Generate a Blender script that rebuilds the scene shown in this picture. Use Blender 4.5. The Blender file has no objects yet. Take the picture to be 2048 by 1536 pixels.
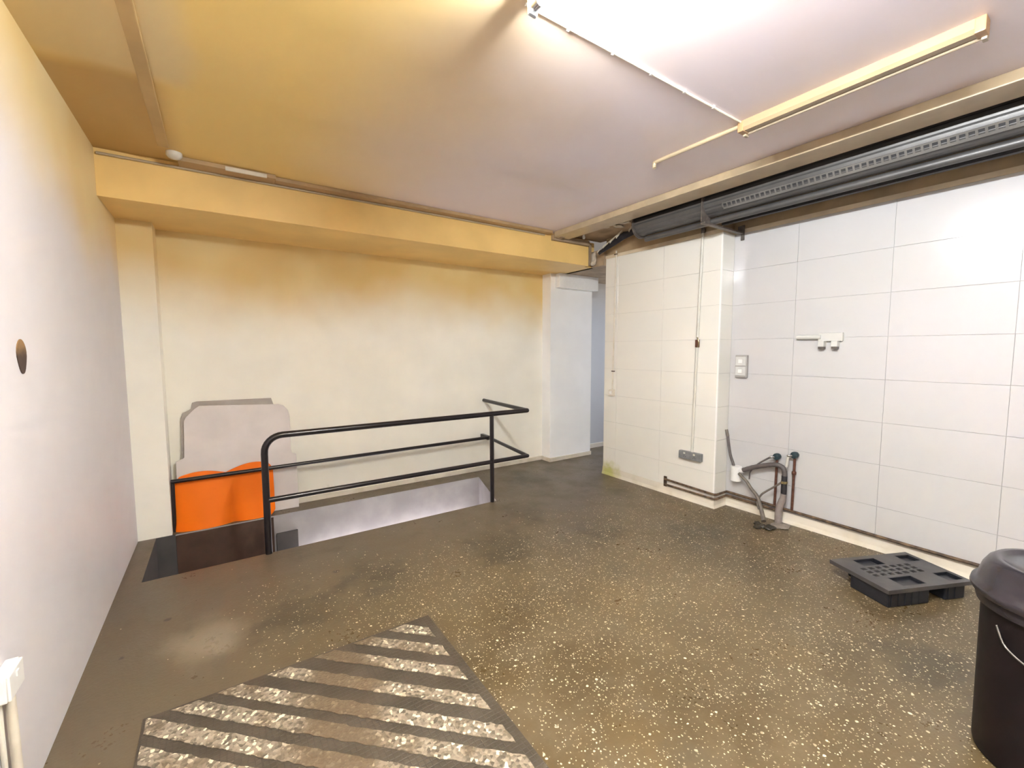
import bpy, bmesh, math, random
from mathutils import Vector, Matrix
random.seed(7)
C = bpy.context.scene.collection
PI = math.pi

# ------------------------------------------------------------------ camera, world, exposure
sc = bpy.context.scene
cam_data = bpy.data.cameras.new('camera')
cam = bpy.data.objects.new('camera', cam_data); C.objects.link(cam)
F_PX = 868.4
cam_data.sensor_fit = 'HORIZONTAL'; cam_data.sensor_width = 36.0
cam_data.lens = F_PX / 2048 * 36.0
cam_data.clip_start = 0.02
yaw, pitch, roll = math.radians(33.981), math.radians(4.569), math.radians(-0.127)
fw = Vector((math.sin(yaw)*math.cos(pitch), math.cos(yaw)*math.cos(pitch), -math.sin(pitch)))
r0 = Vector((math.cos(yaw), -math.sin(yaw), 0)); u0 = r0.cross(fw)
rr = r0*math.cos(roll) + u0*math.sin(roll); uu = u0*math.cos(roll) - r0*math.sin(roll)
m = Matrix((rr, uu, -fw)).transposed().to_4x4(); m.translation = (0, 0, 1.55)
cam.matrix_world = m
sc.camera = cam
w = bpy.data.worlds.new('world'); sc.world = w; w.use_nodes = True
w.node_tree.nodes['Background'].inputs[0].default_value = (0.8, 0.85, 1, 1)
w.node_tree.nodes['Background'].inputs[1].default_value = 0.05
vs = sc.view_settings
vs.view_transform = 'Standard'; vs.look = 'None'; vs.gamma = 1.0; vs.use_curve_mapping = False
vs.exposure = 3.87
TUBE = 60.0            # radiance of the fluorescent tubes
TUBE_COL = (0.925, 0.985, 1.02)

def area(name, loc, target, size, power, col):
    d = bpy.data.lights.new(name, 'AREA'); d.shape = 'RECTANGLE'; d.size = size[0]; d.size_y = size[1]
    d.energy = power; d.color = col
    o = bpy.data.objects.new(name, d); C.objects.link(o); o.location = loc
    o.rotation_euler = (Vector(target)-Vector(loc)).to_track_quat('-Z', 'Y').to_euler()
    return o
area('stairwell_lamp', (1.5, 4.40, -0.62), (1.5, 4.53, -0.42), (1.75, 0.05), 0.85, (1.0, 0.92, 0.95))
area('corridor_fill', (6.7, 4.35, 1.5), (3.9, 4.4, 1.2), (0.8, 1.8), 2.4, (0.84, 0.91, 1.0))  # added cool fill light inside the closed corridor, no window there

# ------------------------------------------------------------------ material helpers
class NT:
    def __init__(s, name):
        s.m = bpy.data.materials.new(name); s.m.use_nodes = True
        s.t = s.m.node_tree; s.b = s.t.nodes['Principled BSDF']
        s._p = None
    def n(s, typ, **kw):
        x = s.t.nodes.new(typ)
        for k, v in kw.items(): setattr(x, k, v)
        return x
    def put(s, sock, v):
        if isinstance(v, bpy.types.NodeSocket): s.t.links.new(v, sock)
        elif isinstance(v, (tuple, list)) and len(v) == 3 and sock.type == 'RGBA': sock.default_value = (*v, 1)
        else: sock.default_value = v
    def pos(s):
        if s._p is None: s._p = s.n('ShaderNodeNewGeometry').outputs['Position']
        return s._p
    def xyz(s, v=None):
        x = s.n('ShaderNodeSeparateXYZ'); s.put(x.inputs[0], v or s.pos()); return x.outputs
    def math(s, op, a, b=0.0, c=None, clamp=False):
        x = s.n('ShaderNodeMath', operation=op); x.use_clamp = clamp
        s.put(x.inputs[0], a); s.put(x.inputs[1], b)
        if c is not None: s.put(x.inputs[2], c)
        return x.outputs[0]
    def noise(s, scale, detail=3, rough=0.5, vec=None, col=False):
        x = s.n('ShaderNodeTexNoise'); s.put(x.inputs['Vector'], vec or s.pos())
        x.inputs['Scale'].default_value = scale; x.inputs['Detail'].default_value = detail
        x.inputs['Roughness'].default_value = rough
        return x.outputs['Color' if col else 'Fac']
    def vor(s, scale, vec=None):
        x = s.n('ShaderNodeTexVoronoi'); s.put(x.inputs['Vector'], vec or s.pos())
        x.inputs['Scale'].default_value = scale
        return x.outputs
    def ss(s, v, lo, hi, a=0.0, b=1.0):
        x = s.n('ShaderNodeMapRange', interpolation_type='SMOOTHSTEP')
        s.put(x.inputs[0], v)
        for i, q in enumerate((lo, hi, a, b)): x.inputs[i+1].default_value = q
        return x.outputs[0]
    def mix(s, f, a, b, blend='MIX'):
        x = s.n('ShaderNodeMix', data_type='RGBA', blend_type=blend)
        s.put(x.inputs[0], f); s.put(x.inputs[6], a); s.put(x.inputs[7], b)
        return x.outputs[2]
    def bump(s, h, strength=0.2, dist=0.002):
        x = s.n('ShaderNodeBump'); x.inputs['Strength'].default_value = strength
        x.inputs['Distance'].default_value = dist; s.put(x.inputs['Height'], h)
        s.t.links.new(x.outputs[0], s.b.inputs['Normal'])
    def out(s, col, rough=0.5, metal=0.0, spec=0.5):
        s.put(s.b.inputs['Base Color'], col); s.put(s.b.inputs['Roughness'], rough)
        s.put(s.b.inputs['Metallic'], metal); s.put(s.b.inputs['Specular IOR Level'], spec)
        return s.m

def simple(name, col, rough=0.5, metal=0.0, var=0.12, scale=30, bump=0.08, spec=0.5, dark=None):
    """one colour with a little grain and wear"""
    k = NT(name)
    n = k.noise(scale, 4)
    d = dark or tuple(c*(1-2*var) for c in col)
    c = k.mix(k.ss(n, 0.3, 0.75), d, col)
    if bump: k.bump(k.noise(scale*6, 3), bump, 0.002)
    return k.out(c, rough, metal, spec)

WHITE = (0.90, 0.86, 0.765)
OCHRE = (0.72, 0.50, 0.185)

def stained_paint(name, lo=1.62, hi=2.42, strength=1.0, white=WHITE, near_fade=False):
    """white wall paint, yellowed by old tobacco and steam from about two metres up"""
    k = NT(name); o = k.xyz()
    h = k.math('ADD', o['Z'], k.math('MULTIPLY', k.math('SUBTRACT', k.noise(0.9, 3, 0.55), 0.5), 0.75))
    if near_fade:   # the yellowing thins out away from the back of the room
        h = k.math('SUBTRACT', h, k.math('MULTIPLY', k.math('SUBTRACT', 4.6, o['Y']), 0.17))
    f = k.math('MULTIPLY', k.ss(h, lo, hi), strength)
    blot = k.mix(k.ss(k.noise(1.7, 2), 0.35, 0.7), OCHRE, (0.76, 0.58, 0.27))
    c = k.mix(f, k.mix(k.ss(k.noise(2.5, 3), 0.3, 0.7), white, tuple(x*1.05 for x in white)), blot)
    scuff = k.math('MULTIPLY', k.ss(k.noise(6, 5, 0.7), 0.66, 0.78), k.ss(o['Z'], 0.5, 0.0))
    c = k.mix(k.math('MULTIPLY', scuff, 0.35), c, (0.45, 0.38, 0.30))
    k.bump(k.noise(90, 3), 0.12, 0.002)
    return k.out(c, 0.5)

M = {}
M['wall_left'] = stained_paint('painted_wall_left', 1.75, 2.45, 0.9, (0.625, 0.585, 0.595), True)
M['wall_back'] = stained_paint('painted_wall_back')
M['pilaster'] = stained_paint('painted_pilaster', 1.60, 2.4, 0.95)
M['pilaster_cool'] = stained_paint('painted_pilaster_corridor', 1.95, 2.9, 0.5, (0.90, 0.89, 0.885))
M['wall_corridor'] = stained_paint('grey_corridor_paint', 2.0, 2.9, 0.4, (0.50, 0.50, 0.52))
M['wall_plain'] = stained_paint('painted_wall_plain', 2.2, 3.1, 0.8)

def ceiling_mat():
    k = NT('stained_ceiling'); o = k.xyz()
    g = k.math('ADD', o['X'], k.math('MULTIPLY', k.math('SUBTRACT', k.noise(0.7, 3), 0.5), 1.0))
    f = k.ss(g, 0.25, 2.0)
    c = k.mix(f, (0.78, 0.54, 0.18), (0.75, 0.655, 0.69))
    # old dark repainted patch in the corner left of the trunking
    e = k.math('MULTIPLY', k.ss(k.math('ADD', o['Y'], k.math('MULTIPLY', k.noise(3, 2), 0.12)), 2.84, 2.98), k.ss(o['X'], -0.10, -0.26))
    e2 = k.math('MULTIPLY', k.ss(o['Y'], 2.90, 2.74), k.ss(k.math('ADD', o['X'], k.math('MULTIPLY', k.noise(2, 2), 0.2)), 0.10, -0.04))
    c = k.mix(k.math('MULTIPLY', e2, 0.8), c, (0.66, 0.51, 0.28))     # paler touched-up patch next to it
    c = k.mix(k.math('MULTIPLY', e, 0.8), c, (0.43, 0.25, 0.075))
    c = k.mix(k.math('MULTIPLY', k.ss(k.noise(1.3, 4), 0.45, 0.75), 0.2), c, (0.68, 0.49, 0.23))
    k.bump(k.noise(60, 4), 0.1, 0.002)
    return k.out(c, 0.42)
M['ceiling'] = ceiling_mat()
M['beam'] = simple('ochre_beam_paint', (0.86, 0.575, 0.205), 0.45, var=0.06, scale=2.5)
M['ochre_gloss'] = simple('ochre_gloss_paint', (0.48, 0.37, 0.235), 0.28, var=0.08, scale=9)
M['soffit'] = simple('grimy_soffit', (0.42, 0.30, 0.19), 0.7, var=0.2, scale=6, bump=0.3)
M['shaft'] = simple('shutter_box_dark', (0.10, 0.09, 0.095), 0.8, var=0.2, scale=5)
M['upper_band'] = simple('yellowed_plaster', (0.42, 0.30, 0.17), 0.7, var=0.15, scale=4, bump=0.2)
M['cap'] = simple('cream_tile_cap', (0.70, 0.57, 0.40), 0.5, var=0.1, scale=6)

def floor_mat():
    k = NT('wet_flake_resin_floor'); o = k.xyz()
    big = k.noise(0.9, 4, 0.6); mid = k.noise(3.2, 5, 0.6); fine = k.noise(26, 4)
    c = k.mix(k.ss(big, 0.32, 0.68), (0.076, 0.052, 0.024), (0.124, 0.085, 0.039))
    c = k.mix(k.ss(mid, 0.42, 0.72), c, (0.122, 0.089, 0.048))
    c = k.mix(k.math('MULTIPLY', k.ss(fine, 0.45, 0.7), 0.5), c, (0.095, 0.07, 0.034))
    # dull worn path along the left wall and the back: fewer flakes
    worn = k.math('MAXIMUM', k.ss(k.math('ADD', o['X'], k.math('MULTIPLY', mid, 0.5)), 0.95, 0.0),
                  k.ss(k.math('ADD', o['Y'], k.math('MULTIPLY', mid, 0.6)), 2.5, 4.1))
    c = k.mix(k.math('MULTIPLY', worn, 0.6), c, (0.115, 0.089, 0.059))
    grime = k.ss(k.noise(1.6, 5, 0.65), 0.57, 0.72)
    c = k.mix(k.math('MULTIPLY', grime, 0.6), c, (0.070, 0.055, 0.032))
    for (x, y, r) in ((-0.316, 3.092, .022), (-0.193, 2.823, .016), (-0.477, 2.826, .02), (0.61, 3.122, .028)):
        d = k.n('ShaderNodeVectorMath', operation='DISTANCE'); k.put(d.inputs[0], k.pos()); d.inputs[1].default_value = (x, y, 0)
        c = k.mix(k.math('MULTIPLY', k.ss(k.math('ADD', d.outputs['Value'], k.math('MULTIPLY', k.math('SUBTRACT', fine, .5), .03)), r, r*.4), .8), c, (0.03, 0.022, 0.015))
    d = k.n('ShaderNodeVectorMath', operation='DISTANCE'); k.put(d.inputs[0], k.pos()); d.inputs[1].default_value = (-0.12, 2.80, 0)
    c = k.mix(k.math('MULTIPLY', k.ss(k.math('ADD', d.outputs['Value'], k.math('MULTIPLY', k.math('SUBTRACT', mid, .5), .4)), .26, .06), .45), c, (0.30, 0.24, 0.16))
    for (x, y, r) in ((1.74, 2.75, .38), (0.81, 2.89, .26), (0.34, 2.72, .32), (3.30, 2.10, .38), (2.85, .51, .28), (3.1, 4.15, .45), (2.3, 3.3, .35), (2.6, 2.5, .3)):
        d = k.n('ShaderNodeVectorMath', operation='DISTANCE'); k.put(d.inputs[0], k.pos()); d.inputs[1].default_value = (x, y, 0)
        c = k.mix(k.math('MULTIPLY', k.ss(k.math('ADD', d.outputs['Value'], k.math('MULTIPLY', k.math('SUBTRACT', k.noise(4.5, 5, .65), .5), .9)), r, r*.15), .72), c, (0.052, 0.039, 0.02))
    # mica and paint flakes cast into the resin
    vec = k.n('ShaderNodeVectorMath', operation='ADD'); k.put(vec.inputs[0], k.pos())
    wob = k.n('ShaderNodeVectorMath', operation='SCALE'); k.put(wob.inputs[0], k.noise(40, 1, col=True)); wob.inputs['Scale'].default_value = 0.012
    k.put(vec.inputs[1], wob.outputs[0])
    chips = None
    for sc_, rad, prob in ((34, 0.26, 0.72), (62, 0.30, 0.62), (110, 0.32, 0.70)):
        v = k.vor(sc_, vec.outputs[0])
        sp = k.n('ShaderNodeSeparateColor'); k.put(sp.inputs[0], v['Color'])
        thr = k.math('ADD', k.math('ADD', prob, k.math('MULTIPLY', worn, 0.42)), k.math('MULTIPLY', k.math('SUBTRACT', 0.5, k.noise(2.6, 4, 0.6)), 0.7))
        on = k.math('GREATER_THAN', sp.outputs[0], thr)
        f = k.math('MULTIPLY', k.ss(v['Distance'], rad, rad*0.55), on)
        f = k.math('MULTIPLY', f, k.ss(sp.outputs[1], 0.0, 1.0, 0.25, 1.0))
        chips = f if chips is None else k.math('MAXIMUM', chips, f)
    chips = k.math('MULTIPLY', chips, k.ss(grime, 0.0, 1.0, 1.0, 0.35))
    c = k.mix(k.math('MULTIPLY', chips, 0.9), c, (0.80, 0.69, 0.49))
    rough = k.math('ADD', k.ss(mid, 0.3, 0.75, 0.20, 0.42), k.math('MULTIPLY', k.noise(45, 3), 0.16))
    k.bump(k.math('ADD', k.noise(70, 4), k.math('MULTIPLY', chips, 0.5)), 0.35, 0.003)
    return k.out(c, rough, 0, 0.45)
M['floor'] = floor_mat()

def tile_mat(name, ca, cb):
    k = NT(name); o = k.xyz()
    c = k.mix(k.ss(k.noise(1.1, 2), 0.3, 0.7), ca, cb)
    # green damp growth at the foot of the wall by the corridor
    d = k.n('ShaderNodeVectorMath', operation='DISTANCE'); k.put(d.inputs[0], k.pos()); d.inputs[1].default_value = (3.935, 3.70, 0.0)
    a = k.ss(k.math('ADD', d.outputs['Value'], k.math('MULTIPLY', k.math('SUBTRACT', k.noise(14, 4), .5), .22)), 0.24, 0.05)
    c = k.mix(k.math('MULTIPLY', a, 0.85), c, (0.42, 0.42, 0.10))
    low = k.math('MULTIPLY', k.ss(o['Z'], 0.16, 0.0), k.ss(k.noise(7, 4), 0.45, 0.75))
    c = k.mix(k.math('MULTIPLY', low, 0.4), c, (0.45, 0.38, 0.24))
    return k.out(c, 0.15, 0, 0.5)
M['tile'] = tile_mat('glazed_white_tile', (0.505, 0.49, 0.48), (0.52, 0.495, 0.495))
M['tile_brightened'] = tile_mat('glazed_white_tile_brightened', (0.735, 0.705, 0.64), (0.75, 0.715, 0.655))   # same white tile, paler and creamier to offset the weak light on the pier
M['grout'] = simple('grey_white_grout', (0.52, 0.495, 0.47), 0.8, var=0.06)
M['skirting'] = tile_mat('cream_cove_skirting', (0.66, 0.60, 0.50), (0.74, 0.67, 0.57))
M['trim_white'] = simple('white_plastic_bead', (0.86, 0.83, 0.79), 0.25, var=0.02)
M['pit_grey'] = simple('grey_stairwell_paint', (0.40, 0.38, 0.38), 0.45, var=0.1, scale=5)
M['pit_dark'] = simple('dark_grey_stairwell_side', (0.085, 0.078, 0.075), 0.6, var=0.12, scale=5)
M['brown_board'] = simple('brown_stained_board', (0.085, 0.048, 0.032), 0.5, var=0.15, scale=8)
M['black_steel'] = simple('black_gloss_steel', (0.016, 0.012, 0.014), 0.28, var=0.2, scale=14, bump=0.1)
M['panel_grey'] = simple('pale_grey_plastic', (0.76, 0.69, 0.67), 0.55, var=0.05, scale=5)
M['panel_grey_dim'] = simple('dull_grey_brown_plastic', (0.43, 0.375, 0.335), 0.6, var=0.08, scale=5)
M['orange'] = simple('orange_plastic', (0.95, 0.19, 0.004), 0.55, var=0.04, scale=3, spec=0.2)
M['white_plastic'] = simple('white_plastic', (0.80, 0.77, 0.73), 0.32, var=0.03, scale=12)
M['switch_face'] = simple('grey_white_switch_plastic', (0.58, 0.565, 0.53), 0.35, var=0.04, scale=12)
M['switch_box'] = simple('shadow_grey_switch_plastic', (0.40, 0.37, 0.34), 0.5, var=0.05, scale=12)
M['cream_plastic'] = simple('cream_plastic', (0.70, 0.63, 0.52), 0.4, var=0.08, scale=12)
M['conduit_grey'] = simple('pale_grey_conduit', (0.64, 0.605, 0.53), 0.4, var=0.06, scale=14)
M['socket_grey'] = simple('grey_metal_socket', (0.27, 0.27, 0.275), 0.45, 0.3, var=0.12, scale=20)
M['copper'] = simple('aged_copper', (0.17, 0.07, 0.045), 0.5, 0.4, var=0.22, scale=30)
M['rust'] = simple('rusty_pipe', (0.20, 0.125, 0.07), 0.6, 0.2, var=0.32, scale=22, bump=0.3, dark=(0.055, 0.032, 0.02))
M['teal'] = simple('blue_green_tap_cap', (0.025, 0.05, 0.06), 0.4, var=0.2, scale=40)
M['chrome'] = simple('dull_chrome', (0.62, 0.60, 0.58), 0.25, 0.9, var=0.1)
M['brass'] = simple('tarnished_brass', (0.42, 0.33, 0.16), 0.4, 0.7, var=0.2)
M['hose_grey'] = simple('ribbed_grey_hose', (0.12, 0.10, 0.095), 0.5, var=0.15, scale=30)
M['hose_old'] = simple('dirty_beige_hose', (0.185, 0.15, 0.12), 0.6, var=0.2, scale=25)
M['pipe_beige'] = simple('beige_waste_pipe', (0.28, 0.235, 0.215), 0.5, var=0.1, scale=20)
M['rubber'] = simple('black_rubber', (0.022, 0.02, 0.024), 0.5, var=0.15)
M['mortar'] = simple('pale_mortar', (0.30, 0.25, 0.21), 0.9, var=0.15, scale=20, bump=0.5)
M['debris'] = simple('wet_dark_debris', (0.045, 0.035, 0.022), 0.5, var=0.3, scale=40, bump=0.5)
M['pallet'] = simple('black_recycled_plastic', (0.075, 0.068, 0.066), 0.42, var=0.15, scale=12)
M['pallet_shaded'] = simple('black_plastic_shaded', (0.016, 0.017, 0.022), 0.4, var=0.1)  # darker copy of the pallet plastic, shade painted into feet and recesses
M['bin'] = simple('black_bin_plastic', (0.008, 0.005, 0.006), 0.5, var=0.15, scale=10, spec=0.25)
M['bin_lid'] = simple('black_lid_plastic', (0.026, 0.022, 0.027), 0.26, var=0.15, scale=10)
M['wire'] = simple('dull_steel_wire', (0.16, 0.14, 0.125), 0.4, 0.7)
M['shutter'] = simple('grey_galvanised_shutter', (0.125, 0.118, 0.114), 0.42, 0.5, var=0.12, scale=6)
M['slat'] = simple('pale_perforated_slat', (0.22, 0.205, 0.19), 0.4, 0.4, var=0.12, scale=6)
M['shutter_dark'] = simple('dark_shutter_gap', (0.045, 0.043, 0.045), 0.6, 0.2)
M['steel_grim'] = simple('grimy_bracket_steel', (0.17, 0.14, 0.12), 0.5, 0.3, var=0.2)
M['black_sheet'] = simple('torn_black_sheet', (0.02, 0.02, 0.026), 0.5, var=0.2)
M['cream_edge'] = simple('cream_torn_edge', (0.70, 0.62, 0.48), 0.7, var=0.1)
M['plaster'] = simple('broken_pale_plaster', (0.60, 0.51, 0.40), 0.85, var=0.15, scale=15, bump=0.4)
M['batten'] = simple('yellowed_batten', (0.34, 0.24, 0.135), 0.35, var=0.06, scale=5)
M['batten_end'] = simple('orange_brown_batten_end', (0.42, 0.24, 0.11), 0.4, var=0.1, scale=12)
M['old_tube'] = simple('unlit_yellowed_tube', (0.42, 0.33, 0.23), 0.25, var=0.04, scale=8)
M['lit_batten'] = simple('blue_grey_batten', (0.55, 0.58, 0.66), 0.4, var=0.05)

def rust_mark():
    k = NT('rust_burn_mark'); o = k.xyz()
    f = k.ss(k.math('ADD', o['Z'], k.math('MULTIPLY', k.noise(40, 3), 0.03)), 1.535, 1.605)
    c = k.mix(f, (0.055, 0.032, 0.022), (0.30, 0.165, 0.065))
    return k.out(c, 0.8)
M['rust_mark'] = rust_mark()

def hatch_mat():
    k = NT('gritty_hatch_plate'); o = k.xyz()
    c = k.mix(k.ss(k.noise(5, 4), 0.35, 0.7), (0.048, 0.037, 0.024), (0.072, 0.057, 0.041))
    gx = k.math('PINGPONG', k.math('MULTIPLY', o['X'], 1/0.022), 0.5); gy = k.math('PINGPONG', k.math('MULTIPLY', o['Y'], 1/0.022), 0.5)
    grid = k.ss(k.math('MINIMUM', gx, gy), 0.03, 0.12)
    c = k.mix(k.ss(grid, 0, 1, 0.35, 0), c, (0.05, 0.04, 0.03))
    k.bump(grid, 0.4, 0.003)
    return k.out(c, 0.5)
M['hatch'] = hatch_mat()

def strip_mat():
    k = NT('worn_white_grit_strip'); o = k.xyz()
    v = k.vor(80)
    sp = k.n('ShaderNodeSeparateColor'); k.put(sp.inputs[0], v['Color'])
    c = k.mix(sp.outputs[0], (0.10, 0.077, 0.052), (0.35, 0.285, 0.21))
    c = k.mix(k.ss(sp.outputs[1], 0.86, 0.92), c, (0.72, 0.62, 0.45))
    # brown mud trodden across the middle of the hatch
    ax = k.math('SUBTRACT', o['X'], k.math('MULTIPLY_ADD', o['Y'], 0.30, -0.195))
    w = k.math('ADD', k.math('ABSOLUTE', ax), k.math('MULTIPLY', k.math('SUBTRACT', k.noise(6, 4), 0.5), 0.34))
    mud = k.ss(w, 0.25, 0.11)
    mud = k.math('MAXIMUM', mud, k.math('MULTIPLY', k.ss(k.noise(7, 4, 0.6), 0.52, 0.66), 0.8))
    c = k.mix(k.math('MULTIPLY', mud, 0.9), c, (0.115, 0.078, 0.045))
    k.bump(k.math('SUBTRACT', 1.0, v['Distance']), 0.7, 0.004)
    return k.out(c, 0.45)
M['strip'] = strip_mat()

def emit(name, col, s):
    k = NT(name); k.out((0.9, 0.9, 0.9), 0.4)
    k.b.inputs['Emission Color'].default_value = (*col, 1); k.b.inputs['Emission Strength'].default_value = s
    return k.m
M['tube'] = emit('lit_fluorescent_tube', TUBE_COL, TUBE)
M['fill_tube'] = emit('fill_fluorescent_tube', TUBE_COL, TUBE*0.4)     # added unseen fill tube behind the viewer, weaker than the front one

# ------------------------------------------------------------------ geometry helpers
def new(): return bmesh.new()
def bx(bm, x0, y0, z0, x1, y1, z1, bev=0.0):
    r = bmesh.ops.create_cube(bm, size=1.0)
    vsl = r['verts']
    for v in vsl:
        v.co = Vector(((x0+x1)/2 + v.co.x*(x1-x0), (y0+y1)/2 + v.co.y*(y1-y0), (z0+z1)/2 + v.co.z*(z1-z0)))
    if bev:
        es = list({e for v in vsl for e in v.link_edges})
        bmesh.ops.bevel(bm, geom=es, offset=bev, segments=2, affect='EDGES', profile=0.6)
    return bm
def quad(bm, *pts):
    return bm.faces.new([bm.verts.new(p) for p in pts])
def prism(bm, pts, vec):
    """closed outline pts (3D, planar) extruded along vec"""
    a = [bm.verts.new(p) for p in pts]; b = [bm.verts.new(Vector(p)+Vector(vec)) for p in pts]
    bm.faces.new(a); bm.faces.new(list(reversed(b)))
    n = len(pts)
    for i in range(n): bm.faces.new((a[i], b[i], b[(i+1) % n], a[(i+1) % n]))
    return bm
def tube(bm, path, r, seg=12, cap=True):
    P = [Vector(p) for p in path]; n = len(P)
    R = r if isinstance(r, (list, tuple)) else [r]*n
    T = []
    for i in range(n):
        a = (P[i]-P[i-1]).normalized() if i else None
        b = (P[i+1]-P[i]).normalized() if i < n-1 else None
        T.append(((a or b)+(b or a)).normalized())
    ref = Vector((0, 0, 1)) if abs(T[0].z) < .9 else Vector((1, 0, 0))
    N = T[0].cross(ref).normalized(); rings = []
    for i in range(n):
        N = (N - T[i]*N.dot(T[i])).normalized(); B = T[i].cross(N)
        k = 1.0
        if 0 < i < n-1:
            k = 1/max(.5, T[i].dot((P[i]-P[i-1]).normalized()))
        rings.append([bm.verts.new(P[i] + (N*math.cos(2*PI*j/seg) + B*math.sin(2*PI*j/seg))*R[i]) for j in range(seg)])
    for i in range(n-1):
        for j in range(seg):
            bm.faces.new((rings[i][j], rings[i][(j+1) % seg], rings[i+1][(j+1) % seg], rings[i+1][j]))
    if cap:
        bm.faces.new(list(reversed(rings[0]))); bm.faces.new(rings[-1])
    return bm
def lathe(bm, prof, center, axis='z', seg=28):
    """prof: list of (radius, height); closed at zero radius ends"""
    c = Vector(center); rings = []
    for (r, h) in prof:
        ring = []
        for j in range(seg):
            a = 2*PI*j/seg; x, y = r*math.cos(a), r*math.sin(a)
            p = {'z': (x, y, h), 'x': (h, x, y), 'y': (x, h, y)}[axis]
            ring.append(bm.verts.new(c+Vector(p)))
        rings.append(ring)
    for i in range(len(rings)-1):
        for j in range(seg):
            bm.faces.new((rings[i][j], rings[i][(j+1) % seg], rings[i+1][(j+1) % seg], rings[i+1][j]))
    bm.faces.new(list(reversed(rings[0]))); bm.faces.new(rings[-1])
    return bm
def smooth_path(pts, n=6):
    P = [Vector(p) for p in pts]; out = []
    Q = [P[0]*2-P[1]] + P + [P[-1]*2-P[-2]]
    for i in range(1, len(Q)-2):
        for k in range(n):
            t = k/n; a, b, c, d = Q[i-1:i+3]
            out.append(0.5*((2*b)+(c-a)*t+(2*a-5*b+4*c-d)*t*t+(3*b-a-3*c+d)*t**3))
    out.append(P[-1]); return out

def root_loc(o):
    while o.parent: o = o.parent
    return o.location
def obj(name, bm, mat, parent=None, smooth=False, angle=40):
    bmesh.ops.remove_doubles(bm, verts=bm.verts, dist=1e-6)
    bmesh.ops.recalc_face_normals(bm, faces=bm.faces)
    if parent is not None: off = root_loc(parent).copy()
    else:
        xs = [v.co for v in bm.verts]
        off = Vector(((min(v.x for v in xs)+max(v.x for v in xs))/2, (min(v.y for v in xs)+max(v.y for v in xs))/2, min(v.z for v in xs)))
    bmesh.ops.translate(bm, verts=bm.verts, vec=-off)
    me = bpy.data.meshes.new(name); bm.to_mesh(me); bm.free()
    me.materials.append(M[mat] if isinstance(mat, str) else mat)
    if smooth:
        for p in me.polygons: p.use_smooth = True
        me.set_sharp_from_angle(angle=math.radians(angle))
    o = bpy.data.objects.new(name, me); C.objects.link(o)
    if parent is not None: o.parent = parent
    else: o.location = off
    return o
def tag(o, label, cat, group=None):
    o['label'] = label; o['category'] = cat
    if group: o['group'] = group
    return o
def thing(name, label, cat, loc, group=None):
    o = bpy.data.objects.new(name, None); C.objects.link(o); o.location = loc
    o.empty_display_size = 0.05
    return tag(o, label, cat, group)
def struct(name, bm, mat, label=None, parent=None):
    o = obj(name, bm, mat, parent)
    if parent is None: o['kind'] = 'structure'
    if label: o['label'] = label
    return o

# ------------------------------------------------------------------ room shell
XL, YB, ZC = -0.613, 4.767, 2.864
XP, XR, YP = 3.935, 4.138, 2.326          # tiled pier face, recessed tiled wall, pier end
YREAR = -4.6
HX0, HX1, HX2, HY0, HY1 = -0.498, 2.30, 2.56, 3.700, 4.530   # stairwell opening

b = new()
def fl(p): quad(b, *[(x, y, 0) for x, y in p]); quad(b, *[(x, y, -0.2) for x, y in p])
fl([(XL-.2, YREAR-.2), (7.2, YREAR-.2), (7.2, HY0), (XL-.2, HY0)])
fl([(XL-.2, HY0), (HX0, HY0), (HX0, HY1), (XL-.2, HY1)])
fl([(HX1, HY0), (7.2, HY0), (7.2, HY1), (HX2, HY1)])
fl([(XL-.2, HY1), (7.2, HY1), (7.2, 5.1), (XL-.2, 5.1)])
struct('floor', b, 'floor', 'wet brown flake resin floor with a stairwell opening')

b = new()   # sides of the stairwell below the floor
far_wall = struct('wall_stairwell_far', bx(b, HX0-.1, HY1, -2.6, 2.75, HY1+.1, -0.0005), 'pit_grey', 'grey painted far side of the stairwell')
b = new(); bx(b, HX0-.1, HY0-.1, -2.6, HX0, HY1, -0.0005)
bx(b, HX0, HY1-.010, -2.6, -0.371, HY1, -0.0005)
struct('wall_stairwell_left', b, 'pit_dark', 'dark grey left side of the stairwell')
b = new(); prism(b, [(HX1, HY0, -2.6), (HX2, HY1, -2.6), (HX2+.1, HY1, -2.6), (HX1+.1, HY0, -2.6)], (0, 0, 2.5995))
struct('wall_stairwell_right', b, 'pit_grey')
b = new(); bx(b, HX0-.1, HY0-.1, -2.6, HX1+.1, HY0, -0.0005)
struct('wall_stairwell_near', b, 'pit_grey')
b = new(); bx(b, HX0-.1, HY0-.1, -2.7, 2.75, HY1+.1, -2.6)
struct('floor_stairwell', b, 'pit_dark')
b = new(); bx(b, -0.369, HY1-.012, -1.2, 0.355, HY1, -0.012)
obj('board', b, 'brown_board', far_wall)['label'] = 'dark brown board lining the stairwell below the orange sheet'
b = new(); bx(b, 0.372, HY1-.03, -0.60, 0.555, HY1, -0.172, 0.004)
tag(obj('vent_box', b, 'pit_dark'), 'small dark square box on the grey stairwell side behind the rail post', 'box')

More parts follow.
